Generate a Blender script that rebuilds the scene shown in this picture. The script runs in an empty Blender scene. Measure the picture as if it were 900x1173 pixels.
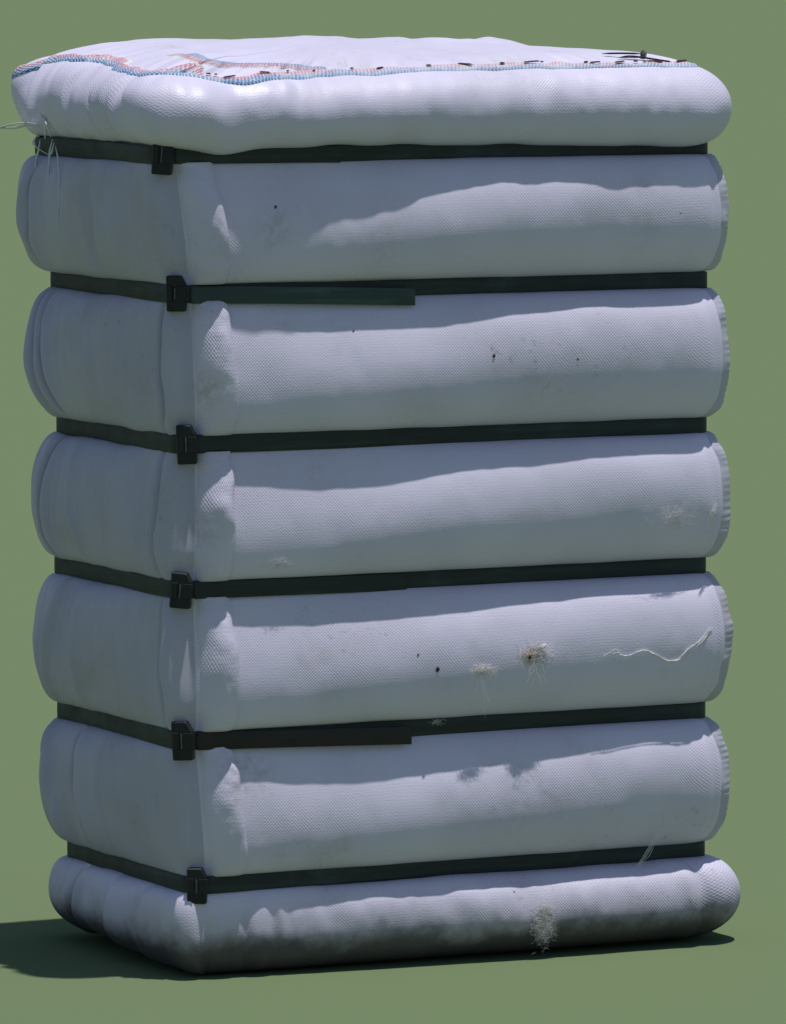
import bpy, math, random
import numpy as np
from mathutils import Vector, Matrix

# ------------------------------------------------------------------ camera, sky, sun
SC = bpy.context.scene
COL = SC.collection
YAW, PITCH, DIST, FPX = 0.4611, 0.0880, 11.3705, 7500.0
cam_d = bpy.data.cameras.new('camera')
cam = bpy.data.objects.new('camera', cam_d)
COL.objects.link(cam)
fwd = Vector((math.sin(YAW)*math.cos(PITCH), math.cos(YAW)*math.cos(PITCH), -math.sin(PITCH)))
rgt = Vector((math.cos(YAW), -math.sin(YAW), 0))
tgt = Vector((0, 0, 0.75)) + rgt*0.0247
cam.location = tgt - fwd*DIST
cam.rotation_euler = fwd.to_track_quat('-Z', 'Y').to_euler()
cam_d.sensor_fit = 'HORIZONTAL'
cam_d.sensor_width = 36.0
cam_d.lens = FPX/900.0*36.0
cam_d.clip_end = 20000
SC.camera = cam

SUN = Vector((0.085, -0.105, 0.96)).normalized()          # towards the sun
elev = math.asin(SUN.z)
azim = math.atan2(SUN.x, SUN.y)                          # clockwise from +Y
world = bpy.data.worlds.new('World')
SC.world = world
world.use_nodes = True
wn = world.node_tree
sky = wn.nodes.new('ShaderNodeTexSky')
sky.sky_type = 'NISHITA'
sky.sun_disc = False
sky.sun_elevation = elev
sky.sun_rotation = azim
sky.air_density = 1.0
sky.dust_density = 0.6
bg = wn.nodes['Background']
wn.links.new(sky.outputs[0], bg.inputs[0])
bg.inputs[1].default_value = 0.078

sun_d = bpy.data.lights.new('sun', 'SUN')
sun_d.energy = 3.55
sun_d.angle = math.radians(0.8)
sun_d.color = (1.0, 0.985, 0.94)
sun = bpy.data.objects.new('sun', sun_d)
sun.rotation_euler = (-SUN).to_track_quat('-Z', 'Y').to_euler()
sun.location = (3, -2, 8)
COL.objects.link(sun)
SC.view_settings.view_transform = 'Standard'
SC.view_settings.look = 'None'
SC.view_settings.gamma = 1.0
SC.view_settings.exposure = 0.0
SC.view_settings.use_curve_mapping = False

# ------------------------------------------------------------------ materials
class NT:
    def __init__(s, name):
        s.m = bpy.data.materials.new(name); s.m.use_nodes = True
        s.t = s.m.node_tree; s.b = s.t.nodes['Principled BSDF']
    def n(s, typ, **kw):
        nd = s.t.nodes.new(typ)
        for k, v in kw.items(): setattr(nd, k, v)
        return nd
    def l(s, a, b): s.t.links.new(a, b)
    def val(s, sock, v):
        if hasattr(v, 'is_output') or isinstance(v, bpy.types.NodeSocket): s.l(v, sock)
        else: sock.default_value = v
    def math(s, op, a, b=0.0, c=0.0, clamp=False):
        nd = s.n('ShaderNodeMath', operation=op); nd.use_clamp = clamp
        s.val(nd.inputs[0], a); s.val(nd.inputs[1], b); s.val(nd.inputs[2], c)
        return nd.outputs[0]
    def noise(s, vec, scale, detail=3.0, rough=0.5):
        nd = s.n('ShaderNodeTexNoise')
        nd.inputs['Scale'].default_value = scale; nd.inputs['Detail'].default_value = detail
        nd.inputs['Roughness'].default_value = rough
        if vec is not None: s.l(vec, nd.inputs['Vector'])
        return nd.outputs[0]
    def ramp(s, fac, a, b):
        nd = s.n('ShaderNodeMapRange'); nd.interpolation_type = 'SMOOTHSTEP'
        s.val(nd.inputs[0], fac); nd.inputs[1].default_value = a; nd.inputs[2].default_value = b
        return nd.outputs[0]
    def mix(s, fac, a, b):
        nd = s.n('ShaderNodeMix', data_type='RGBA')
        s.val(nd.inputs[0], fac)
        for sock, v in ((nd.inputs[6], a), (nd.inputs[7], b)):
            if isinstance(v, tuple): sock.default_value = (*v, 1)
            else: s.l(v, sock)
        return nd.outputs[2]

STAINS = [(-0.345, -0.305, 1.262, 0.055, (0.26, 0.23, 0.21), 0.45), (-0.150, -0.315, 1.245, 0.10, (0.30, 0.27, 0.25), 0.2),
          (-0.475, -0.300, 0.995, 0.050, (0.36, 0.26, 0.18), 0.9), (0.120, -0.325, 0.290, 0.11, (0.25, 0.24, 0.25), 0.22),
          (-0.470, -0.290, 0.760, 0.05, (0.28, 0.24, 0.22), 0.5), (-0.39, -0.30, 0.35, 0.09, (0.3, 0.27, 0.26), 0.6)]
def fabric(name, weave=1.0, mud_shade=0.0, dirt=0.36, base=(0.668, 0.625, 0.79), rough=0.5):
    k = NT(name)
    tc = k.n('ShaderNodeTexCoord'); uv = tc.outputs['UV']; ob = tc.outputs['Object']
    sp = k.n('ShaderNodeSeparateXYZ'); k.l(uv, sp.inputs[0]); u, v = sp.outputs[0], sp.outputs[1]
    so = k.n('ShaderNodeSeparateXYZ'); k.l(ob, so.inputs[0])
    # slight wander so the tapes never run dead straight
    tone = k.noise(ob, 3.2, 2.0, 0.6)
    wob = k.math('MULTIPLY', k.math('SUBTRACT', tone, 0.5), 0.025)
    uu = k.math('ADD', u, wob); vv = k.math('ADD', v, wob)
    P = 2*math.pi/0.0056
    a = k.math('SINE', k.math('MULTIPLY', k.math('ADD', uu, k.math('MULTIPLY', vv, 0.85)), P))
    b = k.math('SINE', k.math('MULTIPLY', k.math('SUBTRACT', uu, k.math('MULTIPLY', vv, 1.1)), P))
    dia = k.math('MULTIPLY', k.math('ADD', a, b), 0.5)
    h1 = k.math('SINE', k.math('MULTIPLY', vv, 2*math.pi/0.0052))
    h2 = k.math('SINE', k.math('MULTIPLY', uu, 2*math.pi/0.0060))
    fine = k.math('ADD', k.math('MULTIPLY', h1, 0.10), k.math('MULTIPLY', h2, 0.08))
    msk = k.ramp(tone, 0.40, 0.58)
    rag = k.noise(ob, 330.0, 0.0)
    hgt = k.math('ADD', k.math('MULTIPLY', dia, k.math('ADD', k.math('MULTIPLY', msk, 0.8), 0.25)), fine)
    hgt = k.math('ADD', hgt, k.math('MULTIPLY', rag, 1.1))
    bp = k.n('ShaderNodeBump'); bp.inputs['Strength'].default_value = 0.28*weave
    bp.inputs['Distance'].default_value = 0.0007
    k.l(hgt, bp.inputs['Height'])
    k.l(bp.outputs[0], k.b.inputs['Normal'])
    # colour: faint tape stripes, dust, stains, specks
    c = k.mix(k.ramp(tone, 0.3, 0.75), base, tuple(x*0.90 for x in base))
    mp2 = k.n('ShaderNodeMapping'); mp2.inputs['Scale'].default_value = (4, 330, 1); k.l(uv, mp2.inputs[0])
    c = k.mix(k.math('MULTIPLY', k.ramp(k.noise(mp2.outputs[0], 1.0, 0.0), 0.45, 0.75), 0.08), c, (0.5, 0.51, 0.56))
    gap = k.math('MULTIPLY', k.ramp(dia, 0.25, 0.95), 0.07*weave)
    c = k.mix(gap, c, (0.42, 0.43, 0.50))
    dust = k.math('MULTIPLY', k.ramp(k.noise(ob, 6.5, 4.0, 0.68), 0.74-0.5*dirt, 0.80), dirt)
    c = k.mix(dust, c, (0.36, 0.33, 0.32))
    gr = k.noise(ob, 70.0, 2.0, 0.7)
    grime = k.math('MULTIPLY', k.ramp(gr, 0.58, 0.76), k.ramp(tone, 0.52, 0.70))
    c = k.mix(k.math('MULTIPLY', grime, 0.38), c, (0.16, 0.14, 0.13))
    vo = k.n('ShaderNodeTexVoronoi'); vo.inputs['Scale'].default_value = 20.0; k.l(ob, vo.inputs['Vector'])
    wn_ = k.n('ShaderNodeTexWhiteNoise'); k.l(vo.outputs['Color'], wn_.inputs['Vector'])
    thr = k.math('MULTIPLY', k.ramp(wn_.outputs[0], 0.80, 1.0), 0.055)
    spk = k.math('LESS_THAN', vo.outputs['Distance'], thr)
    c = k.mix(k.math('MULTIPLY', spk, 0.8), c, (0.03, 0.028, 0.03))
    for (sx, sy, sz, rad, col, amt) in STAINS:
        d = k.n('ShaderNodeVectorMath', operation='DISTANCE'); k.l(ob, d.inputs[0]); d.inputs[1].default_value = (sx, sy, sz)
        mk = k.math('MULTIPLY', k.math('SUBTRACT', 1.0, k.ramp(d.outputs['Value'], 0.0, rad)), k.math('MULTIPLY', k.ramp(gr, 0.25, 0.75), amt))
        c = k.mix(mk, c, col)
    if mud_shade > 0:
        # muddy foot with the shade near the ground painted in, ragged edge
        e = k.math('ADD', so.outputs[2], k.math('MULTIPLY', k.math('SUBTRACT', k.noise(ob, 11.0, 5.0, 0.65), 0.5), 0.085))
        mm = k.math('MULTIPLY', k.math('SUBTRACT', 1.0, k.ramp(e, 0.036, 0.092)), mud_shade)
        mm2 = k.math('MULTIPLY', k.math('SUBTRACT', 1.0, k.ramp(e, 0.07, 0.14)), 0.35)
        c = k.mix(mm2, c, (0.20, 0.19, 0.20))
        c = k.mix(mm, c, (0.013, 0.012, 0.014))
    k.l(c, k.b.inputs['Base Color'])
    k.l(k.math('ADD', rough-0.08, k.math('MULTIPLY', tone, 0.2)), k.b.inputs['Roughness'])
    k.b.inputs['Specular IOR Level'].default_value = 0.42
    return k.m

def strap_mat(name, base, light, rust=None):
    k = NT(name)
    ob = k.n('ShaderNodeTexCoord').outputs['Object']
    mp = k.n('ShaderNodeMapping'); mp.inputs['Scale'].default_value = (5, 5, 90); k.l(ob, mp.inputs[0])
    st = k.noise(mp.outputs[0], 1.0, 5.0, 0.65)
    c = k.mix(k.ramp(st, 0.42, 0.8), base, light)
    pt = k.ramp(k.noise(ob, 7.0, 5.0, 0.65), 0.55, 0.72)
    c = k.mix(k.math('MULTIPLY', pt, 0.55), c, tuple(x*1.5 for x in light))
    if rust:
        c = k.mix(k.math('MULTIPLY', k.ramp(k.noise(ob, 45.0, 4.0, 0.7), 0.35, 0.6), 0.8), c, rust)
    k.l(c, k.b.inputs['Base Color'])
    k.l(k.math('ADD', 0.42, k.math('MULTIPLY', k.noise(ob, 25.0, 3.0), 0.3)), k.b.inputs['Roughness'])
    bp = k.n('ShaderNodeBump'); bp.inputs['Strength'].default_value = 0.4; bp.inputs['Distance'].default_value = 0.001
    k.l(st, bp.inputs['Height']); k.l(bp.outputs[0], k.b.inputs['Normal'])
    k.b.inputs['Specular IOR Level'].default_value = 0.3
    return k.m

def plain(name, col, rough=0.6, spec=0.3, var=0.25, scale=60.0):
    k = NT(name)
    ob = k.n('ShaderNodeTexCoord').outputs['Object']
    c = k.mix(k.ramp(k.noise(ob, scale, 4.0), 0.35, 0.7), col, tuple(x*(1-var) for x in col))
    k.l(c, k.b.inputs['Base Color'])
    k.b.inputs['Roughness'].default_value = rough
    k.b.inputs['Specular IOR Level'].default_value = spec
    return k.m

S_WORN = (1.1, 1.5)
def selvedge_mat():
    k = NT('selvedge_ribbon')
    uv = k.n('ShaderNodeTexCoord').outputs['UV']; ob = k.n('ShaderNodeTexCoord').outputs['Object']
    sp = k.n('ShaderNodeSeparateXYZ'); k.l(uv, sp.inputs[0]); u, v = sp.outputs[0], sp.outputs[1]
    ck = k.math('SINE', k.math('MULTIPLY', k.math('ADD', u, k.math('MULTIPLY', v, 0.012)), 2*math.pi/0.0062))
    ck2 = k.math('SINE', k.math('MULTIPLY', v, 2*math.pi/0.27))
    pat = k.ramp(k.math('ADD', k.math('MULTIPLY', ck, ck2), k.math('MULTIPLY', k.math('SUBTRACT', k.noise(ob, 160.0, 2.0), 0.5), 1.6)), -0.55, 0.25)
    blue = k.mix(pat, (0.52, 0.58, 0.72), (0.05, 0.17, 0.40))
    pink = k.mix(pat, (0.66, 0.58, 0.64), (0.46, 0.10, 0.16))
    white = (0.66, 0.66, 0.72)
    vn = k.math('ADD', v, k.math('MULTIPLY', k.math('SUBTRACT', k.noise(ob, 22.0, 2.0), 0.5), 0.22))
    c = k.mix(k.ramp(vn, 0.44, 0.50), blue, pink)
    c = k.mix(k.ramp(vn, 0.80, 0.90), c, white)
    worn = k.math('ADD', k.math('MULTIPLY', k.ramp(u, S_WORN[0], S_WORN[1]), 0.28), k.math('MULTIPLY', k.ramp(k.noise(ob, 34.0, 3.0), 0.40, 0.62), 0.28))
    c = k.mix(worn, c, white)
    k.l(c, k.b.inputs['Base Color'])
    bp = k.n('ShaderNodeBump'); bp.inputs['Strength'].default_value = 0.6; bp.inputs['Distance'].default_value = 0.0008
    k.l(k.math('MULTIPLY', ck, ck2), bp.inputs['Height']); k.l(bp.outputs[0], k.b.inputs['Normal'])
    k.b.inputs['Roughness'].default_value = 0.55
    return k.m

M = {
    'fabric': fabric('white_woven_fabric', 1.0),
    'fabric_end_shaded': fabric('white_woven_fabric_end_shaded', 0.6, dirt=0.55, base=(0.47, 0.455, 0.57)),  # base darkened: shade of the left end face is put into the colour
    'fabric_fold': fabric('white_woven_fabric_fold', 1.6, rough=0.42),
    'fabric_top': fabric('white_woven_fabric_top', 1.25, rough=0.44),
    'fabric_bottom': fabric('white_woven_fabric_bottom', 1.2, mud_shade=0.87),
    'strap': strap_mat('dark_strap', (0.022, 0.029, 0.030), (0.036, 0.056, 0.057)),
    'rust_strap': strap_mat('rusty_dark_strap', (0.018, 0.020, 0.021), (0.035, 0.045, 0.045), (0.032, 0.023, 0.020)),
    'green_strap': strap_mat('green_dark_strap', (0.034, 0.058, 0.058), (0.06, 0.10, 0.098)),
    'buckle': plain('buckle_dark', (0.013, 0.017, 0.018), 0.5, 0.3),
    'bare': plain('bare_edge', (0.16, 0.16, 0.15), 0.45, 0.5),
    'selvedge': selvedge_mat(),
    'thread': plain('thread_dark', (0.035, 0.022, 0.032), 0.8),
    'tape': plain('loose_tape', (0.66, 0.66, 0.70), 0.4, 0.5, 0.1),
    'cotton': plain('cotton_fibre', (0.86, 0.83, 0.83), 0.9, 0.1, 0.12, 120),
    'cotton_tan': plain('cotton_fibre_tan', (0.74, 0.66, 0.57), 0.9, 0.1, 0.2, 120),
    'seed': plain('seed_dark', (0.022, 0.016, 0.014), 0.6),
    'ground': plain('matte_green_ground', (0.141, 0.188, 0.099), 1.0, 0.0, 0.0),
}
M['ground'].node_tree.nodes['Principled BSDF'].inputs['Specular IOR Level'].default_value = 0.0

# ------------------------------------------------------------------ numeric helpers
rng = np.random.default_rng(7)
def _h(ix, iy, iz, seed):
    n = (ix*374761393 + iy*668265263 + iz*1274126177 + seed*974634777) & 0x7fffffff
    n = ((n ^ (n >> 13))*1274126177) & 0x7fffffff
    n = (n ^ (n >> 16)) & 0xffff
    return n/65535.0
def vnoise(x, y, z, seed=0):
    x, y, z = np.broadcast_arrays(np.asarray(x, float), np.asarray(y, float), np.asarray(z, float))
    ix, iy, iz = np.floor(x).astype(np.int64), np.floor(y).astype(np.int64), np.floor(z).astype(np.int64)
    fx, fy, fz = x-ix, y-iy, z-iz
    fx = fx*fx*fx*(fx*(fx*6-15)+10); fy = fy*fy*fy*(fy*(fy*6-15)+10); fz = fz*fz*fz*(fz*(fz*6-15)+10)
    r = 0
    for dx in (0, 1):
        for dy in (0, 1):
            for dz in (0, 1):
                w = (fx if dx else 1-fx)*(fy if dy else 1-fy)*(fz if dz else 1-fz)
                r = r + w*_h(ix+dx, iy+dy, iz+dz, seed)
    return r*2-1
def fbm(x, y, z, seed=0, octv=3):
    r, a = 0, 1.0
    for o in range(octv):
        r = r + a*vnoise(x*2**o, y*2**o, z*2**o, seed+o*17); a *= 0.5
    return r
def sst(x, a, b):
    t = np.clip((np.asarray(x, float)-a)/(b-a), 0, 1)
    return t*t*(3-2*t)
def bump(x, c, w):
    return np.exp(-((np.asarray(x, float)-c)/w)**2)

# plan of the bale at strap level: rounded rectangle, walked back > left > front > right > back
HX, HY = 0.5, 0.265
def _plan():
    pts = []
    def arc(cx, cy, r, a0, a1, n=60):
        for i in range(n+1):
            a = math.radians(a0 + (a1-a0)*i/n); pts.append((cx+r*math.cos(a), cy+r*math.sin(a), math.cos(a), math.sin(a)))
    def seg(p, q, n, nrm):
        for i in range(n):
            f = (i+1)/n; pts.append((p[0]+(q[0]-p[0])*f, p[1]+(q[1]-p[1])*f, *nrm))
    rbl, rfl, rfr, rbr = 0.030, 0.030, 0.028, 0.06
    pts.append((0, HY, 0, 1))
    seg((0, HY), (-HX+rbl, HY), 200, (0, 1)); arc(-HX+rbl, HY-rbl, rbl, 90, 180)
    seg((-HX, HY-rbl), (-HX, -HY+rfl), 200, (-1, 0)); arc(-HX+rfl, -HY+rfl, rfl, 180, 270)
    seg((-HX+rfl, -HY), (HX-rfr, -HY), 400, (0, -1)); arc(HX-rfr, -HY+rfr, rfr, 270, 360)
    seg((HX, -HY+rfr), (HX, HY-rbr), 200, (1, 0)); arc(HX-rbr, HY-rbr, rbr, 0, 90)
    seg((HX-rbr, HY), (0, HY), 200, (0, 1))
    return np.array(pts)
_P = _plan()
_S = np.concatenate([[0], np.cumsum(np.hypot(np.diff(_P[:, 0]), np.diff(_P[:, 1])))])
PER = _S[-1]
_fi = int(np.argmin(np.abs(_P[:, 0]) + np.abs(_P[:, 1]+HY)*10))
def S_front(x): return _S[_fi] + (x-_P[_fi, 0])
_li = int(np.argmin(np.abs(_P[:, 1]) + np.abs(_P[:, 0]+HX)*10))
def S_left(y): return _S[_li] - (y-_P[_li, 1])
_ri = int(np.argmin(np.abs(_P[:, 1]) + np.abs(_P[:, 0]-HX)*10))
def S_right(y): return _S[_ri] + (y-_P[_ri, 1])
def plan(s):
    s = np.mod(s, PER)
    x, y = np.interp(s, _S, _P[:, 0]), np.interp(s, _S, _P[:, 1])
    # smoothed normals so that bulges open out round the corners
    nx = ny = 0
    for d in (-0.03, -0.015, 0, 0.015, 0.03):
        q = np.mod(s+d, PER); nx = nx+np.interp(q, _S, _P[:, 2]); ny = ny+np.interp(q, _S, _P[:, 3])
    l = np.hypot(nx, ny)
    return x, y, nx/l, ny/l

ZS = [1.3862, 1.1552, 0.9031, 0.6589, 0.4058, 0.1598]
XL = [-0.040, -0.012, -0.002, -0.007, -0.003, 0.015]
def lean(z): return np.interp(-np.asarray(z, float), [-a for a in ZS], XL)
def tilt_z(x, y, i):   # tiny differences of height round a strap
    return 0.0

S_BUCK = S_front(-0.488)
BAND = 0.0135
# per section: (front bulge, left bulge, right bulge)
SEC = {1: (0.060, 0.044, 0.024), 2: (0.064, 0.050, 0.028), 3: (0.061, 0.044, 0.031), 4: (0.066, 0.042, 0.033), 5: (0.063, 0.044, 0.030)}
PEAK = {1: 0.72, 2: 0.88, 3: 0.95, 4: 0.78, 5: 0.86}
CREASE = {   # left face: (y, width, depth, slope)
    1: [(0.215, 0.006, 0.010, 0.10), (0.185, 0.005, 0.006, 0.05), (-0.02, 0.03, 0.004, 0.0)],
    2: [(0.225, 0.006, 0.012, -0.12), (0.195, 0.005, 0.009, -0.16), (0.17, 0.005, 0.006, -0.2), (-0.225, 0.010, 0.008, 0.0)],
    3: [(0.205, 0.006, 0.011, 0.03), (0.18, 0.005, 0.008, 0.06), (0.09, 0.006, 0.008, -0.12), (-0.21, 0.012, 0.005, 0.0)],
    4: [(0.19, 0.006, 0.010, 0.22), (0.085, 0.007, 0.007, 0.05), (-0.215, 0.012, 0.005, 0.0)],
    5: [(0.215, 0.008, 0.008, -0.25), (0.10, 0.012, 0.006, -0.1), (0.0, 0.02, 0.003, 0.0)],
}
def bulge_amount(x, y, nx, ny, i):
    bf, bl, br = SEC[i]
    wf, wl, wr, wb = np.clip(-ny, 0, 1)**2, np.clip(-nx, 0, 1)**2, np.clip(nx, 0, 1)**2, np.clip(ny, 0, 1)**2
    f = bf*(0.50 + 0.50*sst(x, -0.50, 0.12)) - 0.020*bump(x, -0.5, 0.06)
    return f*wf + bl*wl*(0.38+0.62*sst(y, -0.27, 0.10)) + br*wr + 0.045*wb

def side(i, s, th, extra=0.0):
    """point on side section i (between strap i and i+1) at arclength s, profile angle th (0 top .. pi bottom)"""
    s, th = np.broadcast_arrays(np.asarray(s, float), np.asarray(th, float))
    x, y, nx, ny = plan(s)
    zt, zb = ZS[i-1], ZS[i]
    left = np.clip(-nx, 0, 1)**2; front = np.clip(-ny, 0, 1)**2
    e1 = BAND + 0.0018*vnoise(s*14, i*3.1, 0, 3)*(1-0.7*front)
    e2 = BAND + 0.0018*vnoise(s*14, i*3.1+9, 0, 5)*(1-0.6*front)
    t = (1-np.cos(th))/2
    z = (zt-e1) + ((zb+e2)-(zt-e1))*t
    gam = 1.0 + front*(PEAK[i]*(1-sst(x, -0.40, 0.10+0.06*i)) - 0.06*sst(x, 0.1, 0.5))
    t2 = np.clip(t, 0, 1)**gam
    p = (2*np.sqrt(np.clip(t2*(1-t2), 0, 1)))**0.95
    B = bulge_amount(x, y, nx, ny, i)
    # the buckles press the cloth in at the corner
    ds = s - S_BUCK
    press = np.exp(-(ds/0.030)**4)*(np.exp(-((z-zt)/0.046)**4) + np.exp(-((z-zb)/0.046)**4))
    B = B*(1-0.80*np.clip(press, 0, 1))
    off = -0.003 + B*p
    env = np.sin(th)**0.7
    n1 = fbm(x*5.5+i*7, y*5.5, z*4.5, 11+i, 2)
    off = off + env*(0.0055*n1*(0.5+0.5*(1-front)) )
    # long soft waves along the roll and small dents
    off = off + env*0.0016*(1-0.6*front)*fbm(x*24, y*24, z*16+i*5, 31+i, 2)
    # vertical puckers that run out of the straps
    pk = vnoise(s*34, i*2.7, 0, 51)
    nearstrap = np.exp(-np.minimum(t, 1-t)/0.16)
    off = off + 0.0030*pk*nearstrap*env*(left*1.0+0.22*front+0.5*np.clip(nx, 0, 1))
    off = off + left*env*(0.0024*vnoise(s*36, t*1.2, i, 61) + 0.0013*vnoise(s*95, t*1.8, i, 63))
    off = off + left*env*0.0055*sst(y, 0.10, 0.24)*vnoise(s*62, t*1.1, i*3, 65)
    # creases of the left face
    for (y0, w, d, sl) in CREASE[i]:
        yc = y0 + sl*(t-0.5)*0.24 + 0.006*vnoise(t*4, y0*50, i, 71)
        dd = y-yc
        off = off + 2.2*left*env*d*(-1.5*np.exp(-np.abs(dd/(0.55*w))**1.6) + 0.9*np.exp(-((dd+2.2*w)/(1.8*w))**2))
    # the zone of folded cloth by the front left corner
    c1 = bump(x, -0.475, 0.012)*front
    off = off + env*np.exp(-((s-S_front(-0.502))/0.034)**4)*(0.0040*vnoise(s*42, t*1.5, i, 81) + 0.0015*vnoise(s*95, t*2.5, i, 83))
    off = off - c1*0.006*env
    off = off - 0.008*env*np.exp(-((s-S_BUCK-0.004)/0.028)**2)
    off = off + extra*env
    # the right end is puffed out past the strap
    off = off + 0.018*sst(nx, 0.62, 1.0)*(0.8+0.2*np.sin(th))
    # groove between the front panel and the gathered end
    off = off - 0.0045*env*np.exp(-((s-S_front(0.475))/0.0045)**2)*1.3
    xs = x + lean(z)*(0.5-x)
    return np.stack([xs+nx*off, y+ny*off, z], -1)

# smooth curve of the top cover: offset outwards, height
def top_pt(s, q):
    """q 0..1 from strap up and over to the top edge, 1..2 on across the top"""
    s, q = np.broadcast_arrays(np.asarray(s, float), np.asarray(q, float))
    x, y, nx, ny = plan(s)
    left = np.clip(-nx, 0, 1)**2; front = np.clip(-ny, 0, 1)**2; right = np.clip(nx, 0, 1)**2
    qq = np.clip(q, 0, 1)
    z0 = ZS[0]+BAND-0.001
    # droop of the roll over the strap
    z0 = z0 - front*(0.010*bump(x, -0.40, 0.045) + 0.004*bump(x, -0.33, 0.12) + 0.010*sst(x, 0.1, 0.5) + 0.004*sst(x, -0.3, 0.1)) + 0.0018*vnoise(s*16, 2, 0, 8) + 0.004*left
    ang = -0.5*np.pi + qq*np.pi*0.94
    H = 1.520 + 0.012*front*sst(x, -0.35, 0.2) - 0.004*front*bump(x, -0.40, 0.06) - z0 + left*(0.004+0.020*sst(y, -0.2, 0.15)) + 0.018*np.clip(ny, 0, 1)**2
    zc = z0 + H*0.46
    z = np.where(ang < 0, zc + H*0.46*np.sin(ang), zc + H*0.54*np.sin(ang))
    B = front*(0.052+0.010*sst(x, -0.45, -0.1)) + left*(0.040+0.004*sst(y, 0, 0.25)) + right*0.046 + 0.045*np.clip(ny, 0, 1)**2
    rr = np.cos(ang)
    off = np.where(ang < 0, -0.003 + (B+0.003)*rr**0.85, B*rr - (1-rr)*0.035)
    env = np.cos(np.clip(ang, -1.5, 1.5))**0.6
    off = off + env*(0.005+0.004*left)*fbm(x*6, y*6, z*4, 91, 2)
    off = off + env*0.0016*fbm(x*26, y*26, z*16, 95, 2)
    up = sst(qq, 0.35, 0.95)
    pk = vnoise(s*30, qq*1.6, 0, 101) + 0.6*vnoise(s*62, qq*2.0, 3, 103)
    off = off + 0.0036*pk*up*(0.35+0.65*vnoise(s*5, 0, 0, 107)**2*2)*(front*(0.55+0.75*sst(-x, -0.1, 0.35)) + 2.3*left)
    # deep folds of the left end
    for (y0, w, d) in ((0.20, 0.007, 0.018), (0.12, 0.006, 0.012), (0.045, 0.006, 0.018), (-0.06, 0.008, 0.008), (-0.14, 0.010, 0.010)):
        dd = y - y0 - 0.02*(qq-0.5)
        off = off + left*env*d*(-np.exp(-(dd/w)**2) + 0.7*np.exp(-((dd+2.3*w)/(1.7*w))**2))
    off = off + front*env*0.010*(bump(x, -0.445, 0.03) - 0.8*bump(x, -0.385, 0.022))
    # ear at the back left corner
    ear = np.clip(-nx, 0, 1)*np.clip(ny, 0, 1)*2
    off = off + ear*0.014*bump(qq, 0.74, 0.20) - ear*0.010*bump(qq, 0.30, 0.25)
    xs = x - 0.030*(0.5-x)
    px, py = xs+nx*off, y+ny*off
    # across the top
    r = np.clip(q-1, 0, 1)
    f = 1-r
    cx = px*f; cy = py*f
    dome = 0.012*(1-f**2) + 0.022*(1-f**8) + 0.008*fbm(cx*6, cy*6, 1, 111, 3)*np.clip(r*4, 0, 1)
    z = 1.536 + (z-1.536)*f + dome + 0.0020*(front+left)*pk*np.clip(1-r*6, 0, 1)*(q > 1)
    return np.stack([cx, cy, z], -1)

def bot_pt(s, q):
    """q 0..1 from strap six down to the ground edge, 1..2 underneath"""
    s, q = np.broadcast_arrays(np.asarray(s, float), np.asarray(q, float))
    x, y, nx, ny = plan(s)
    left = np.clip(-nx, 0, 1)**2; front = np.clip(-ny, 0, 1)**2; right = np.clip(nx, 0, 1)**2
    qq = np.clip(q, 0, 1)
    z0 = ZS[5]-BAND + 0.002*vnoise(s*14, 2, 0, 208)
    ang = 0.5*np.pi - qq*np.pi*0.93
    zbot = 0.002 + 0.022*np.clip(-nx, 0, 1)*sst(y, -0.20, 0.25)
    H = z0 - zbot
    z = zbot + H*0.5*(1+np.sin(ang)/math.sin(0.5*math.pi))
    B = front*(0.030+0.032*sst(x, -0.38, 0.15)) + left*(0.030) + right*0.074 + 0.045*np.clip(ny, 0, 1)**2
    rr = np.clip(np.cos(ang), 0, 1)
    off = np.where(ang > 0, -0.003 + (B+0.003)*rr**0.8, B*rr - (1-rr)*0.035)
    env = rr**0.6
    off = off + env*0.006*fbm(x*6, y*6, z*5, 191, 2)
    off = off + env*0.0016*fbm(x*26, y*26, z*16, 195, 2) + env*(0.6*left+0.4*front*sst(-x, 0.2, 0.4))*0.0028*vnoise(s*70, qq*1.5, 5, 197)
    pk = vnoise(s*26, qq*1.2, 0, 201) + 0.6*vnoise(s*55, qq*1.6, 3, 203)
    lf = sst(-x, 0.22, 0.36)*front + left
    off = off + 0.0036*pk*env*(lf + 0.12*front + 0.5*right) - 0.018*env*np.exp(-((s-S_front(-0.45))/0.10)**2)
    for (x0, w, d) in ((-0.475, 0.010, 0.010), (-0.400, 0.007, 0.005), (-0.35, 0.010, 0.004), (0.46, 0.008, 0.007)):
        dd = x - x0 - 0.02*(qq-0.5)
        off = off + front*env*d*(-np.exp(-(dd/w)**2) + 0.7*np.exp(-((dd+2.3*w)/(1.7*w))**2))
    for (y0, w, d) in ((0.16, 0.008, 0.014), (0.02, 0.012, 0.006), (-0.1, 0.012, 0.006)):
        dd = y - y0 - 0.05*(qq-0.5)
        off = off + left*env*d*(-np.exp(-(dd/w)**2) + 0.7*np.exp(-((dd+2.3*w)/(1.7*w))**2))
    xs = x + XL[5]*(0.5-x)
    px, py = xs+nx*off, y+ny*off
    r = np.clip(q-1, 0, 1); f = 1-r
    return np.stack([px*f, py*f, z*(1-r*0.6)+0.001], -1)

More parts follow.
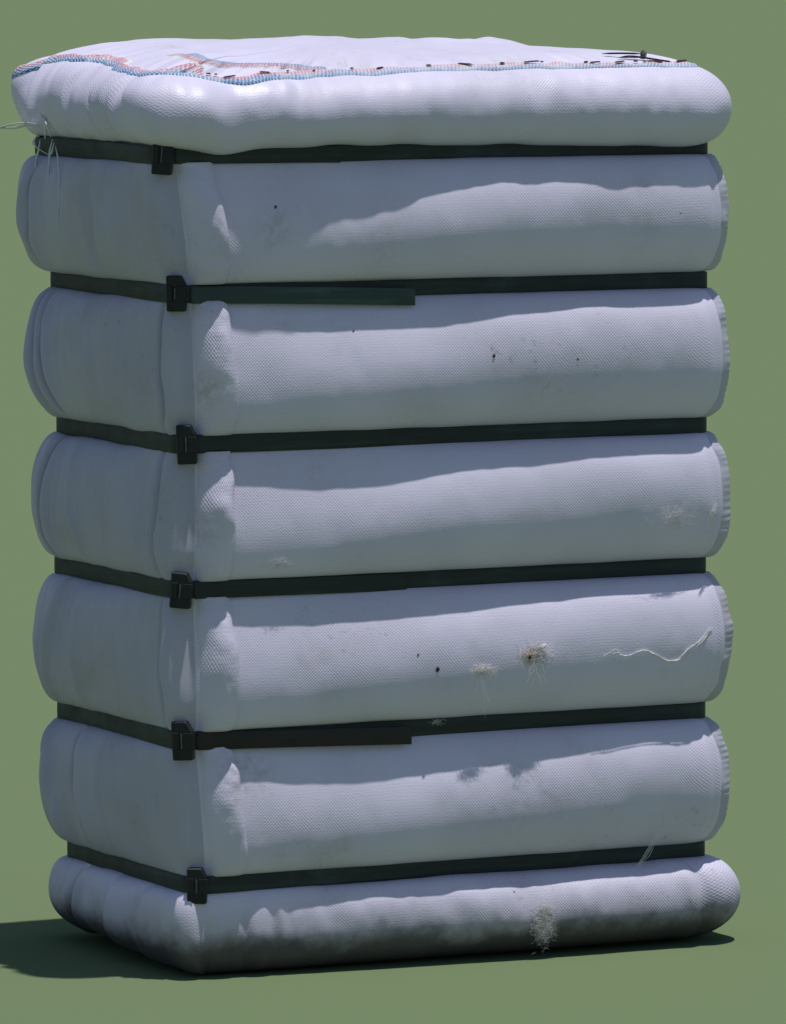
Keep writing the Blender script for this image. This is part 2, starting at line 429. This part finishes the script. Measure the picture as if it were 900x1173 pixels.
# ------------------------------------------------------------------ mesh helpers
def mesh_from(name, V, F, mat, uvs=None, smooth=True):
    me = bpy.data.meshes.new(name)
    V = np.asarray(V, float); F = np.asarray(F)
    me.vertices.add(len(V)); me.vertices.foreach_set('co', V.ravel())
    k = F.shape[1]
    me.loops.add(F.size); me.loops.foreach_set('vertex_index', F.ravel().astype(np.int32))
    me.polygons.add(len(F)); me.polygons.foreach_set('loop_start', (np.arange(len(F))*k).astype(np.int32))
    me.polygons.foreach_set('loop_total', np.full(len(F), k, np.int32))
    me.polygons.foreach_set('use_smooth', np.full(len(F), smooth))
    if uvs is not None:
        ul = me.uv_layers.new(name='UVMap'); ul.data.foreach_set('uv', np.asarray(uvs, float)[F.ravel()].ravel())
    me.update(calc_edges=True); me.validate()
    me.materials.append(mat)
    return me
def link(name, me, parent=None):
    o = bpy.data.objects.new(name, me); COL.objects.link(o); o.parent = parent
    return o
def tag(o, label=None, cat=None, group=None, kind=None):
    if label: o['label'] = label
    if cat: o['category'] = cat
    if group: o['group'] = group
    if kind: o['kind'] = kind
    return o
def grid(name, P, U, Vv, mat, parent, closed=False, flip=False):
    nr, nc = P.shape[:2]
    idx = np.arange(nr*nc).reshape(nr, nc)
    a, b, c, d = idx[:-1, :-1], idx[:-1, 1:], idx[1:, 1:], idx[1:, :-1]
    F = np.stack([a, d, c, b] if not flip else [a, b, c, d], -1).reshape(-1, 4)
    uv = np.stack([U, Vv], -1).reshape(-1, 2)
    return link(name, mesh_from(name, P.reshape(-1, 3), F, mat, uv), parent)
def s_samples():
    a = [np.arange(0, S_left(0.27), 0.012), np.arange(S_left(0.27), S_left(0.06), 0.0016), np.arange(S_left(0.06), S_front(0.53), 0.0034), np.arange(S_front(0.53), PER, 0.012), [PER]]
    return np.concatenate(a)
SS = s_samples()

# ------------------------------------------------------------------ ground
G = 4000.0
g = link('ground', mesh_from('ground', [(-G, -G, 0), (G, -G, 0), (G, G, 0), (-G, G, 0)], [(0, 1, 2, 3)], M['ground'], smooth=False))
tag(g, 'plain matte green ground under the bale', 'ground', kind='structure')

# ------------------------------------------------------------------ the bale
bale = bpy.data.objects.new('wrapped_bale', None); COL.objects.link(bale)
tag(bale, 'tall bale wrapped in white woven plastic, cinched by six dark straps', 'bale')

TH = np.concatenate([[0], np.linspace(0.0, np.pi, 62)[1:-1], [np.pi]])
for i in range(1, 6):
    S2, T2 = np.meshgrid(SS, TH)
    P = side(i, S2, T2)
    top = P[:1].copy(); top[..., 2] = ZS[i-1]      # runs on in behind the strap
    bot = P[-1:].copy(); bot[..., 2] = ZS[i]
    P = np.concatenate([top, P, bot]); S3 = np.concatenate([S2[:1], S2, S2[-1:]])
    V3 = np.concatenate([[0], np.cumsum(np.linalg.norm(np.diff(P[:, len(SS)//2], axis=0), axis=-1))])
    VVV = -np.repeat(V3[:, None], len(SS), 1)+ZS[i-1]
    jb = int(np.argmin(np.abs(SS-S_front(-0.468)))); ja = int(np.argmin(np.abs(SS-S_left(0.262))))
    keep = np.r_[jb:len(SS), 1:ja+1]
    sec = grid('wrap_section', P[:, keep], S3[:, keep], VVV[:, keep], M['fabric'], bale)
    grid('end_panel', P[:, ja:jb+1], S3[:, ja:jb+1], VVV[:, ja:jb+1], M['fabric_end_shaded'], sec)
    # folded overlap of the cloth next to the front left corner
    x0, x1 = -0.470+0.004*i/5, -0.405+0.002*(i % 3)
    q = np.linspace(0, 1, 26); th = np.linspace(0.02, np.pi-0.02, 60)
    Q, T = np.meshgrid(q, th)
    amp = {1: 0.0175, 2: 0.0165, 3: 0.0175, 4: 0.0135, 5: 0.0155}[i]
    pr = np.where(Q < 0.6, np.sin(np.clip(Q/0.6, 0, 1)*np.pi/2)**0.9, np.sqrt(np.clip(1-((Q-0.6)/0.402)**2, 0, 1)))
    wob = 0.003*vnoise(T*2.2, i*5, 0, 301)
    P = side(i, S_front(x0+(x1-x0)*Q+wob), T, 0.0)
    x, y, nx, ny = plan(S_front(x0+(x1-x0)*Q+wob))
    ex = pr*amp*1.30*(0.48+0.52*np.exp(-((T-1.35-0.12*math.sin(i*2))/(0.72+0.1*math.cos(i*3)))**2))*(1+0.12*vnoise(T*2, Q*1.5, i, 305)) - 0.002*(1-pr)
    ex = ex + pr*0.0010*fbm(T*5, Q*4, i*3, 307, 2)
    P = P + np.stack([nx*ex, ny*ex, 0*ex], -1)
    grid('overlap_fold', P, Q*0.09, -T*0.075, M['fabric_fold'], sec)
    # gathered seam where the front panel meets the right end
    s0, s1 = S_front(0.481), S_right(-0.16)
    q = np.linspace(0, 1, 30); th = np.linspace(0.12, np.pi-0.10, 150)
    Q, T = np.meshgrid(q, th)
    Sx = s0+(s1-s0)*Q + 0.003*vnoise(T*3, 0, i, 311)
    P = side(i, Sx, T); x, y, nx, ny = plan(Sx)
    rib = np.sin(T*(46+3*i) + 2*vnoise(T*5, Q*2, i, 313))
    pr = sst(Q, 0.0, 0.10)*(1-sst(Q, 0.9, 1.0))
    ex = pr*(0.0024 + 0.0008*rib*bump(Q, 0.28, 0.2)*(0.5+0.5*vnoise(T*2, 0, i, 319)) + 0.0025*bump(Q, 0.2, 0.10) + 0.003*vnoise(T*3.5, Q*3, i, 317)) - 0.002*(1-pr)
    P = P + np.stack([nx*ex, ny*ex, 0*ex], -1)
    grid('end_seam', P, Q*0.14, -T*0.075, M['fabric_end_shaded'], sec)

# top cover
QQ = np.concatenate([np.linspace(0, 1, 64), 1+np.linspace(0, 1, 40)[1:]])
S2, Q2 = np.meshgrid(SS, QQ)
P = top_pt(S2, Q2)
skirt = P[:1].copy(); skirt[..., 2] = ZS[0]
P = np.concatenate([skirt, P]); S3 = np.concatenate([S2[:1], S2])
V3 = np.concatenate([[0], np.cumsum(np.linalg.norm(np.diff(P[:, int(len(SS)*0.5)], axis=0), axis=-1))])
top = grid('top_cover', P, S3, np.repeat(V3[:, None], len(SS), 1), M['fabric_top'], bale, flip=True)
# bottom cover
QQ = np.concatenate([np.linspace(0, 1, 60), 1+np.linspace(0, 1, 8)[1:]])
S2, Q2 = np.meshgrid(SS, QQ)
P = bot_pt(S2, Q2)
skirt = P[:1].copy(); skirt[..., 2] = ZS[5]
P = np.concatenate([skirt, P]); S3 = np.concatenate([S2[:1], S2])
V3 = np.concatenate([[0], np.cumsum(np.linalg.norm(np.diff(P[:, int(len(SS)*0.5)], axis=0), axis=-1))])
bottom = grid('bottom_cover', P, S3, -np.repeat(V3[:, None], len(SS), 1), M['fabric_bottom'], bale)

# ------------------------------------------------------------------ straps
def ribbon(name, pts, nrm, widths, thick, mat, parent, zoff=None):
    """closed-section band: pts (n,3) centre line on the surface, nrm (n,3) outward, vertical width"""
    pts, nrm = np.asarray(pts), np.asarray(nrm); n = len(pts)
    w = np.broadcast_to(np.asarray(widths, float), (n,))[:, None]/2
    up = np.array([[0, 0, 1.0]]); b = 0.0012
    prof = [(0, 1, -b), (1, 1, 0), (1, -1, 0), (0, -1, b)]
    rings = []
    for (o, sd, _) in [(0, 1, 0), (.75, 1, 0), (1, .93, 0), (1.08, 0, 0), (1, -.93, 0), (.75, -1, 0), (0, -1, 0)]:
        rings.append(pts + nrm*(o*thick) + up*(w*sd))
    R = np.stack(rings, 1)
    k = R.shape[1]
    idx = np.arange(n*k).reshape(n, k)
    F = []
    for j in range(k):
        j2 = (j+1) % k
        F.append(np.stack([idx[:-1, j], idx[1:, j], idx[1:, j2], idx[:-1, j2]], -1))
    F = np.concatenate(F)
    # end caps as quads
    caps = []
    for e in (0, n-1):
        r = idx[e]
        caps += [(r[0], r[1], r[5], r[6]), (r[1], r[2], r[4], r[5]), (r[2], r[3], r[4], r[4])]
    F = np.concatenate([F, np.array(caps)[[0, 1, 3, 4]]])
    me = mesh_from(name, R.reshape(-1, 3), F, mat)
    return link(name, me, parent)

def strap_path(s, i, off, z):
    x, y, nx, ny = plan(s)
    xx = x + XL[i]*(0.5-x) + 0.012*sst(x, 0.25, 0.49)
    # at the right end the band sinks into the cloth
    o = off - 0.012*sst(nx, 0.8, 1.0)
    return np.stack([xx+nx*o, y+ny*o, z], -1), np.stack([nx, ny, 0*nx], -1)

STRAPS = [  # width, tail end x, tail dz at end, tail dz at start, tail material
    (0.0300, -0.178, -0.0035, 0.0, 'strap'),
    (0.0300, -0.068, -0.0150, -0.003, 'green_strap'),
    (0.0310, -0.112, 0.0035, 0.001, 'strap'),
    (0.0300, -0.076, -0.0035, -0.001, 'strap'),
    (0.0310, -0.079, -0.0110, -0.002, 'rust_strap'),
    (0.0300, 0.005, 0.0040, 0.001, 'strap'),
]
BUCK = bpy.data.meshes.new('buckle')
def buckle_mesh():
    # clip plate with cut corners, a raised cross bar and a folded strap end
    w, h, t = 0.0165, 0.0315, 0.006
    out = [(-w, -h+.002), (-w+.002, -h), (w-.002, -h), (w, -h+.002), (w, .016), (w-.008, h-.001), (w-.010, h), (-w+.002, h), (-w, h-.002)]
    V, F = [], []
    n = len(out)
    for (k, sc) in ((-0.010, 1.0), (t*0.7, 1.0), (t, 0.93)):
        V += [(x*sc, k, z*sc) for x, z in out]
    for L in (0, 1):
        for j in range(n):
            j2 = (j+1) % n
            F.append((L*n+j, L*n+j2, (L+1)*n+j2, (L+1)*n+j))
    F.append(tuple(2*n+j for j in range(n)))
    def box(x0, x1, y0, y1, z0, z1):
        b = len(V); e = 0.0008
        V.extend([(x0, y0, z0), (x1, y0, z0), (x1, y0, z1), (x0, y0, z1), (x0+e, y1, z0+e), (x1-e, y1, z0+e), (x1-e, y1, z1-e), (x0+e, y1, z1-e)])
        F.extend([(b, b+1, b+5, b+4), (b+1, b+2, b+6, b+5), (b+2, b+3, b+7, b+6), (b+3, b, b+4, b+7), (b+4, b+5, b+6, b+7)])
    box(-0.0150, -0.0040, t-.001, t+.0035, -0.0140, 0.0140)     # folded strap end
    box(0.0035, 0.0200, t-.001, t+.0022, -0.0128, 0.0128)        # strap leaving to the right
    BUCK.from_pydata([(x, -y, z) for x, y, z in V], [], [tuple(reversed(f)) for f in F]); BUCK.update(calc_edges=True); BUCK.validate()
    BUCK.materials.append(M['buckle'])
buckle_mesh()
BAR = bpy.data.meshes.new('slot_edge')
BAR.from_pydata([(-0.0008, -0.0068, -0.012), (0.0006, -0.0068, -0.012), (0.0010, -0.0068, 0.012), (-0.0006, -0.0068, 0.012), (-0.0008, -0.0050, -0.012), (0.0006, -0.0050, -0.012), (0.0010, -0.0050, 0.012), (-0.0006, -0.0050, 0.012)], [],
                [(0, 1, 2, 3), (0, 4, 5, 1), (1, 5, 6, 2), (2, 6, 7, 3), (3, 7, 4, 0)])
BAR.materials.append(M['bare'])

for i, (w, xe, dze, dzs, tm) in enumerate(STRAPS):
    s = np.concatenate([np.arange(0, PER, 0.006), [PER]])
    z = ZS[i] + 0.0022*vnoise(s*4, i*4, 0, 401)*np.sin(np.pi*s/PER)
    P, N = strap_path(s, i, -0.0005, z)
    st = ribbon('strap', P, N, w, 0.0022, M['strap'], bale)
    # the tail lies on top of the band as far as xe
    xs = np.linspace(-0.468, xe, 60)
    f = (xs-xs[0])/(xs[-1]-xs[0])
    zt = ZS[i] + dzs + (dze-dzs)*f**1.3
    P, N = strap_path(S_front(xs), i, 0.0022 + (0.020*f**0.9 if abs(dze) > 0.008 else 0*f), zt)
    P = P + N*(0.0010*np.sin(f*7+i))[:, None].clip(0)
    ribbon('strap_tail', P, N, w*0.96, 0.0018, M[tm], st)
    # buckle on the front left corner
    sb = S_BUCK + 0.004*math.sin(i*4.1)
    Pb, Nb = strap_path(np.array([sb]), i, 0.005, np.array([ZS[i]]))
    b = link('buckle', BUCK, st)
    nrm = Vector(Nb[0]); ang = math.atan2(nrm.y, nrm.x)+math.pi/2
    b.location = Pb[0]; b.rotation_euler = (0, 0.07*math.sin(i*2.3+1), ang); b.scale = (1+0.06*math.sin(i*5), 1, 1+0.05*math.cos(i*3))
    bb = link('slot_edge', BAR, b)
    if i == 1: bb.scale = (1, 1, 0.75)

# ------------------------------------------------------------------ selvedge, stitches
def surf_top(s, q):
    e = 1e-3
    p = top_pt(s, q); du = top_pt(s+e, q)-p; dv = top_pt(s, q+e)-p
    n = np.cross(du, dv); n /= np.linalg.norm(n, axis=-1, keepdims=True)
    return p, n
s = np.arange(S_left(0.30), S_front(0.475), 0.003)
x, y, nx, ny = plan(s)
front = np.clip(-ny, 0, 1)**2
qc = 0.93 + 0.0*s
# it wanders: low on the ear, over the corner, dips, then runs along the front edge
qc = qc - 0.20*bump(s, S_left(0.27), 0.06) + 0.05*bump(s, S_left(0.02), 0.12) + 0.10*bump(s, S_front(-0.47), 0.05) - 0.055*bump(s, S_front(-0.37), 0.04) + 0.014*vnoise(s*18, 0, 0, 501) + 0.006*vnoise(s*50, 0, 0, 502)
wid = (0.066 + 0.012*vnoise(s*25, 0, 4, 511)) - 0.022*sst(s, S_front(-0.30), S_front(0.0)) - 0.006*sst(s, S_front(0.0), S_front(0.4))
vs = np.linspace(0, 1, 9)
P = []
for v in vs:
    qv = qc + (v-0.5)*wid*2.0
    p, n = surf_top(s, qv)
    lift = 0.0016 + 0.0022*np.sin(v*math.pi)*(0.2+0.8*vnoise(s*40, v*2, 0, 505)**2) + 0.003*np.abs(vnoise(s*22, v, 2, 507))
    if v in (0, 1): lift = 0*lift - 0.001
    P.append(p+n*np.reshape(lift, (-1, 1)))
P = np.stack(P, 0)
UU = np.repeat(s[None], 9, 0); VV = np.repeat(vs[:, None], len(s), 1)
sel = grid('selvedge_edge', P, UU, VV, M['selvedge'], top, flip=True)
tag(sel, 'blue and pink striped selvedge along the top edge')
# a second fold of the ribbon lying further back on the top, by the left corner
s2 = np.arange(S_left(-0.10), S_front(-0.20), 0.003)
f2 = (s2-s2[0])/(s2[-1]-s2[0])
q2 = 1.17 - 0.10*f2 - 0.06*f2**3
P = []
for v in vs:
    p, n = surf_top(s2, q2+(v-0.5)*0.09*(1-0.4*f2))
    lift = 0.0012+0.0008*np.sin(v*math.pi)
    if v in (0, 1): lift = -0.001
    P.append(p+n*lift)
P = np.stack(P, 0)
sel2 = grid('selvedge_fold', P, np.repeat(s2[None], 9, 0), np.repeat(vs[::-1, None], len(s2), 1), M['selvedge'], top, flip=True)
# dark stitches
SM = bpy.data.meshes.new('stitch')
SM.from_pydata([(-.5, -.09, 0), (-.3, -.2, 0), (.3, -.16, 0), (.5, .05, 0), (.2, .2, 0), (-.25, .15, 0), (-.35, 0, .25), (.3, .02, .25)], [],
               [(0, 1, 6), (1, 2, 7, 6), (2, 3, 7), (3, 4, 7), (4, 5, 6, 7), (5, 0, 6)])
SM.materials.append(M['thread'])
random.seed(4)
xx = -0.415
stitch_x = []
while xx < 0.46:
    stitch_x.append(xx); xx += random.choice((random.uniform(0.010, 0.022), random.uniform(0.02, 0.05), random.uniform(0.05, 0.11)))
for k, xx in enumerate(stitch_x):
    sx = S_front(xx)
    qi = np.interp(sx, s, qc); wi = np.interp(sx, s, wid)
    p, n = surf_top(np.array([sx]), np.array([qi+wi*random.uniform(0.25, 0.65)]))
    p2, _ = surf_top(np.array([sx+0.004]), np.array([qi+wi*0.45]))
    o = link('stitch', SM, sel)
    t = Vector(p2[0]-p[0]); t = (t-Vector(n[0])*t.dot(Vector(n[0]))); t = Vector((1, 0, 0)) - Vector(n[0])*Vector(n[0]).x
    t.normalize(); nn = Vector(n[0]); bb = nn.cross(t)
    mt = Matrix((t, bb, nn)).transposed().to_4x4()
    mt.translation = Vector(p[0]) + nn*0.0055
    L = random.choice((0.007, 0.011, 0.016, 0.026))*random.uniform(0.8, 1.2)
    o.matrix_world = mt @ Matrix.Diagonal((L, random.uniform(0.010, 0.016), 0.008, 1)) @ Matrix.Rotation(random.uniform(-.25, .25), 4, 'Z')

# ------------------------------------------------------------------ fibres and loose tapes
def tubes(name, lines, rad, mat, parent=None, flat=1.0, sides=4):
    V, F = [], []
    for ln in lines:
        ln = np.asarray(ln, float); n = len(ln)
        t = np.gradient(ln, axis=0); t /= np.linalg.norm(t, axis=1, keepdims=True)+1e-9
        ref = np.array([0.3, 0.7, 0.65]); a = np.cross(t, ref); a /= np.linalg.norm(a, axis=1, keepdims=True)+1e-9
        b = np.cross(t, a)
        r = rad*np.minimum(1, 0.25+4*np.minimum(np.linspace(0, 1, n), np.linspace(1, 0, n)))[:, None]
        base = len(V)
        for j in range(sides):
            an = 2*math.pi*j/sides
            V_ = ln + a*r*math.cos(an) + b*r*flat*math.sin(an)
            if j == 0: ring = [V_]
            else: ring.append(V_)
        R = np.stack(ring, 1).reshape(-1, 3)
        V.extend(R.tolist())
        for q in range(n-1):
            for j in range(sides):
                j2 = (j+1) % sides
                F.append((base+q*sides+j, base+q*sides+j2, base+(q+1)*sides+j2, base+(q+1)*sides+j))
    me = mesh_from(name, V, np.array(F), mat)
    return link(name, me, parent)
def sm_line(pts, n=24, seed=0, amp=0.0):
    """Catmull-Rom through pts"""
    p = np.asarray(pts, float); p = np.concatenate([[2*p[0]-p[1]], p, [2*p[-1]-p[-2]]])
    out = []
    m = len(p)-3
    for t in np.linspace(0, m-1e-6, n):
        i = int(t); f = t-i
        a, b, c, d = p[i:i+4]
        out.append(0.5*((2*b)+(-a+c)*f+(2*a-5*b+4*c-d)*f*f+(-a+3*b-3*c+d)*f**3))
    o = np.array(out)
    if amp:
        k = np.linspace(0, 5, n)
        o += amp*np.stack([vnoise(k, seed, 1, 9), vnoise(k, seed, 2, 9), vnoise(k, seed, 3, 9)], -1)
    return o

def front_pt(x, z, lift=0.0):
    """point and normal on the front of the wrap nearest (x, z)"""
    for i in range(1, 6):
        if ZS[i] < z <= ZS[i-1]:
            th = np.linspace(0.05, np.pi-0.05, 160)
            P = side(i, S_front(x), th)
            k = int(np.argmin(np.abs(P[:, 2]-z)))
            p = P[k]; e = 1e-3
            du = side(i, S_front(x+e), th[k])-p; dv = side(i, S_front(x), th[k]+e)-p
            n = np.cross(dv, du); n /= np.linalg.norm(n)
            if n[1] > 0: n = -n
            return p+n*lift, n
    q = np.linspace(0.02, 0.98, 160)
    P = bot_pt(S_front(x), q)
    k = int(np.argmin(np.abs(P[:, 2]-z)))
    n = np.array([0, -1.0, 0])
    return P[k]+n*lift, n

def patch(name, x, z, n, spread, length, rad, mat, seed, parent=None, drop=0.0, curl=1.0, lift=(0.0005, 0.004), bias=0.0):
    """loose fibres lying on the front of the wrap round (x, z)"""
    p, nr = front_pt(x, z); rr = random.Random(seed)
    tx = np.array([1.0, 0, 0]); tx -= nr*tx.dot(nr); tx /= np.linalg.norm(tx)
    tz = np.cross(nr, tx); tz *= np.sign(tz[2]) or 1
    lines = []
    for k in range(n):
        a = rr.gauss(0, spread[0]); b = rr.gauss(0, spread[1]); h0 = rr.uniform(*lift)
        ang = rr.uniform(0, 2*math.pi) if bias == 0 else bias + rr.gauss(0, 0.5)
        L = length*rr.uniform(0.4, 1.3); m = 10; pts = []
        for j in range(m):
            pts.append((a, b, h0)); ang += rr.gauss(0, 0.42*curl)
            a += math.cos(ang)*L/m; b += math.sin(ang)*L/m - drop*L/m; h0 = max(0.0004, h0+rr.gauss(0, 0.0006))
        pts = np.array(pts)
        lines.append(p + pts[:, :1]*tx + pts[:, 1:2]*tz + pts[:, 2:3]*nr)
    return tubes(name, lines, rad, mat, parent, sides=3)
SEED = bpy.data.meshes.new('seed')
def seed_mesh():
    V, F = [], []
    for a in range(5):
        t = math.pi*(a+0.5)/5
        for b in range(7):
            u = 2*math.pi*b/7; k = 1+0.18*math.sin(3*u+a)
            V.append((math.sin(t)*math.cos(u)*k, math.sin(t)*math.sin(u)*0.8*k, 1.35*math.cos(t)))
    for a in range(4):
        for b in range(7):
            F.append((a*7+b, a*7+(b+1) % 7, a*7+7+(b+1) % 7, a*7+7+b))
    F += [tuple(range(6, -1, -1)), tuple(range(28, 35))]
    SEED.from_pydata(V, [], F); SEED.materials.append(M['seed'])
seed_mesh()
def speck(name, x, z, r, parent=None, rot=0.4, lift=0.0):
    p, nr = front_pt(x, z, r*0.3+lift)
    o = link(name, SEED, parent); o.location = p; o.scale = (r, r*0.7, r); o.rotation_euler = (0, rot, 0.2)
    return o

# tuft with a seed
def blob(name, x, z, size, rot, mat, parent, seed):
    """soft uneven lump of matted cotton lying on the wrap"""
    p, nr = front_pt(x, z)
    tx = np.array([1.0, 0, 0]); tx -= nr*tx.dot(nr); tx /= np.linalg.norm(tx)
    tz = np.cross(nr, tx); tz *= np.sign(tz[2]) or 1
    ca, sa = math.cos(rot), math.sin(rot); ex, ez = tx*ca+tz*sa, tz*ca-tx*sa
    T, U = np.meshgrid(np.linspace(0, math.pi/2, 9), np.linspace(0, 2*math.pi, 29))
    T, U = T.T, U.T
    X, Y, Z = np.sin(T)*np.cos(U), np.sin(T)*np.sin(U), np.cos(T)
    k = 1 + 0.45*fbm(X*2.2, Y*2.2, Z*2.2+seed, 600+seed, 3)*(0.3+0.7*np.sin(T))
    P = p + (X*k*size[0])[..., None]*ex + (Y*k*size[1])[..., None]*ez + (Z*k*size[2]-0.001)[..., None]*nr
    return grid(name, P, X, Y, mat, parent)
GT = 'cotton tufts stuck on the bale'
t = patch('cotton_tuft', 0.137, 0.527, 850, (0.012, 0.008), 0.018, 0.00014, M['cotton'], 5, lift=(0.0005, 0.006), bias=0.7, curl=2.2)
tag(t, 'cream cotton tuft holding a dark seed, right of centre on the bale', 'cotton tuft', GT)
patch('tan_fibres', 0.122, 0.522, 150, (0.006, 0.004), 0.014, 0.0002, M['cotton_tan'], 6, parent=t, lift=(0.004, 0.010), bias=0.9)
patch('hanging_fibres', 0.127, 0.518, 9, (0.010, 0.002), 0.030, 0.00025, M['cotton'], 8, parent=t, drop=0.9, curl=0.9, lift=(0.006, 0.016), bias=-1.6)
blob('lump', 0.140, 0.529, (0.019, 0.0095, 0.0035), 0.45, M['cotton'], t, 3)
speck('seed', 0.122, 0.523, 0.0034, t, lift=0.009)
t = patch('cotton_tuft', 0.033, 0.505, 260, (0.010, 0.0025), 0.016, 0.0002, M['cotton'], 11, lift=(0.001, 0.007), bias=0.2)
tag(t, 'small white curl of cotton left of the seeded tuft', 'cotton tuft', GT)
patch('hanging_fibres', 0.030, 0.500, 4, (0.003, 0.002), 0.034, 0.00025, M['cotton'], 13, parent=t, drop=1.0, curl=0.4, lift=(0.006, 0.014), bias=-1.6)
t = patch('cotton_tuft', 0.405, 0.750, 220, (0.018, 0.008), 0.028, 0.0001, M['cotton'], 15, lift=(0.0005, 0.004), bias=0.6)
tag(t, 'faint white wisp of cotton on the fourth roll near its right end', 'cotton tuft', GT)
t = patch('cotton_tuft', 0.470, 0.756, 90, (0.009, 0.005), 0.022, 0.00015, M['cotton'], 17, lift=(0.0005, 0.004), bias=0.7)
tag(t, 'white wisp of cotton snagged at the right end seam', 'cotton tuft', GT)
t = patch('cotton_tuft', 0.150, 0.062, 1500, (0.008, 0.014), 0.018, 0.00011, M['cotton'], 19, lift=(0.0005, 0.004), bias=2.2, curl=1.6)
tag(t, 'grey white clump of fluff on the muddy bottom roll', 'cotton tuft', GT)
t = patch('cotton_tuft', -0.327, 0.697, 60, (0.008, 0.006), 0.018, 0.00014, M['cotton'], 23, lift=(0.0004, 0.003), bias=1.2)
tag(t, 'faint white smudge of fluff on the fourth roll at lower left', 'cotton tuft', GT)
t = patch('cotton_tuft', -0.030, 0.4235, 30, (0.004, 0.002), 0.014, 0.0002, M['cotton'], 25, lift=(0.003, 0.012), bias=-1.2)
tag(t, 'tiny white fluff at the upper edge of the fifth strap', 'cotton tuft', GT)

# long strand
pts = [(0.268, 0.518), (0.290, 0.527), (0.300, 0.519), (0.318, 0.517), (0.345, 0.525), (0.368, 0.516), (0.392, 0.503), (0.412, 0.503), (0.432, 0.520), (0.452, 0.535), (0.466, 0.556)]
ctrl = [front_pt(x, z, 0.0018)[0] for x, z in pts]
lines = []
for k in range(7):
    rr = np.random.default_rng(40+k); c = np.array(ctrl)
    a, b = (0, len(c)) if k < 4 else ((6, len(c)) if k < 6 else (0, 5))
    c = c[a:b] + rr.normal(0, 0.0007 if k < 4 else 0.003, (b-a, 3))*np.array([1, 0.25, 1])
    lines.append(sm_line(c, 60, k, 0.0005))
st = tubes('loose_strand', lines, 0.0007, M['cotton'], sides=4)
tag(st, 'long wavy white strand lying on the fifth roll near its right end', 'strand')
# fibre across the lowest strap
q0, q1 = front_pt(0.384, 0.205, 0.002)[0], front_pt(0.350, 0.140, 0.003)[0]
lines = []
for k in range(5):
    rr = np.random.default_rng(60+k); md = (q0+q1)/2 + np.array([0.003*k-0.006, -0.004, rr.normal(0, .003)])
    lines.append(sm_line([q0+rr.normal(0, .002, 3), md, q1+rr.normal(0, .002, 3)], 26, k, 0.001))
st = tubes('loose_strand', lines, 0.00035, M['cotton'], sides=4)
tag(st, 'thin pale strand crossing the lowest strap near its right end', 'strand')

for (x, z, r_, lab) in ((-0.046, 0.510, 0.0036, 'black speck on the fifth roll left of the white curl'),
                        (0.061, 1.040, 0.0026, 'black speck on the third roll, right of its centre'),
                        (-0.312, 1.297, 0.0022, 'black speck high on the second roll, towards the left'),
                        (-0.186, 1.086, 0.0016, 'tiny black speck below the loose end of the second strap'),
                        (-0.080, 0.535, 0.0018, 'tiny black speck up and left of the big speck')):
    tag(speck('dirt_speck', x, z, r_), lab, 'speck', 'black specks on the bale')

# raffia-like tapes that have come loose at the top left corner (parts of the cover)
RT, FW = np.array(rgt), np.array(fwd)
A = np.array([-0.552, 0.235, 1.42])
def L(pts, name, r=0.0011, k=0):
    c = np.array(pts, float); c[:, 1] -= 0.0
    o = tubes(name, [sm_line(c, 34, k, 0.0012)], r*1.7, M['tape'], top, flat=0.35, sides=5)
    return o
def lp(py_, pz_, out=0.0):   # along the left face: y, z, distance out from the face
    return (-0.558-out*0.7, py_-0.045, pz_)
L([lp(0.20, 1.478, 0.012), lp(0.19, 1.45, 0.016), lp(0.17, 1.425, 0.016), lp(0.16, 1.405, 0.012)], 'loose_tape', 0.0012, 1)
L([lp(0.23, 1.492, 0.010), lp(0.215, 1.46, 0.016), lp(0.175, 1.424, 0.018), lp(0.185, 1.400, 0.014)], 'loose_tape', 0.0014, 2)
L([lp(0.11, 1.465, 0.010), lp(0.14, 1.445, 0.016), lp(0.168, 1.424, 0.018)], 'loose_tape', 0.0012, 3)
L([lp(0.170, 1.424, 0.014), lp(0.22, 1.427, 0.030), lp(0.27, 1.424, 0.055), lp(0.30, 1.418, 0.062), lp(0.262, 1.418, 0.045), lp(0.215, 1.425, 0.024), lp(0.18, 1.410, 0.016)], 'loose_tape', 0.0014, 4)
L([lp(0.21, 1.412, 0.012), lp(0.23, 1.395, 0.016), lp(0.215, 1.384, 0.012), lp(0.17, 1.376, 0.010), lp(0.15, 1.395, 0.010)], 'loose_tape', 0.0013, 5)
L([lp(0.155, 1.402, 0.010), lp(0.17, 1.37, 0.010), lp(0.17, 1.33, 0.014), lp(0.175, 1.29, 0.020)], 'loose_tape', 0.0012, 6)
L([lp(0.21, 1.400, 0.010), lp(0.225, 1.37, 0.010), lp(0.235, 1.33, 0.012), lp(0.235, 1.30, 0.020)], 'loose_tape', 0.0013, 7)
L([lp(0.15, 1.39, 0.006), lp(0.135, 1.36, 0.008), lp(0.125, 1.33, 0.014), lp(0.125, 1.25, 0.020)], 'loose_tape', 0.0010, 8)

# short dark tie end with a grey knot near the top right corner
def on_top(x, q, lift): 
    p, n = surf_top(np.array([S_front(x)]), np.array([q])); return p[0]+n[0]*lift
tie = tubes('tie_end', [sm_line([on_top(0.355, 1.10, 0.004), on_top(0.385, 1.075, 0.007), on_top(0.415, 1.06, 0.006)], 16),
                        sm_line([on_top(0.362, 1.05, 0.003), on_top(0.39, 1.045, 0.005), on_top(0.425, 1.0, 0.004), on_top(0.435, 0.97, 0.003)], 16)], 0.0022, M['buckle'], top, flat=0.5, sides=6)
kn = link('knot', SEED.copy(), tie); kn.data.materials.clear(); kn.data.materials.append(M['bare'])
kn.location = on_top(0.418, 1.06, 0.006); kn.scale = (0.008, 0.006, 0.005); kn.rotation_euler = (0.3, 1.2, 0.4)
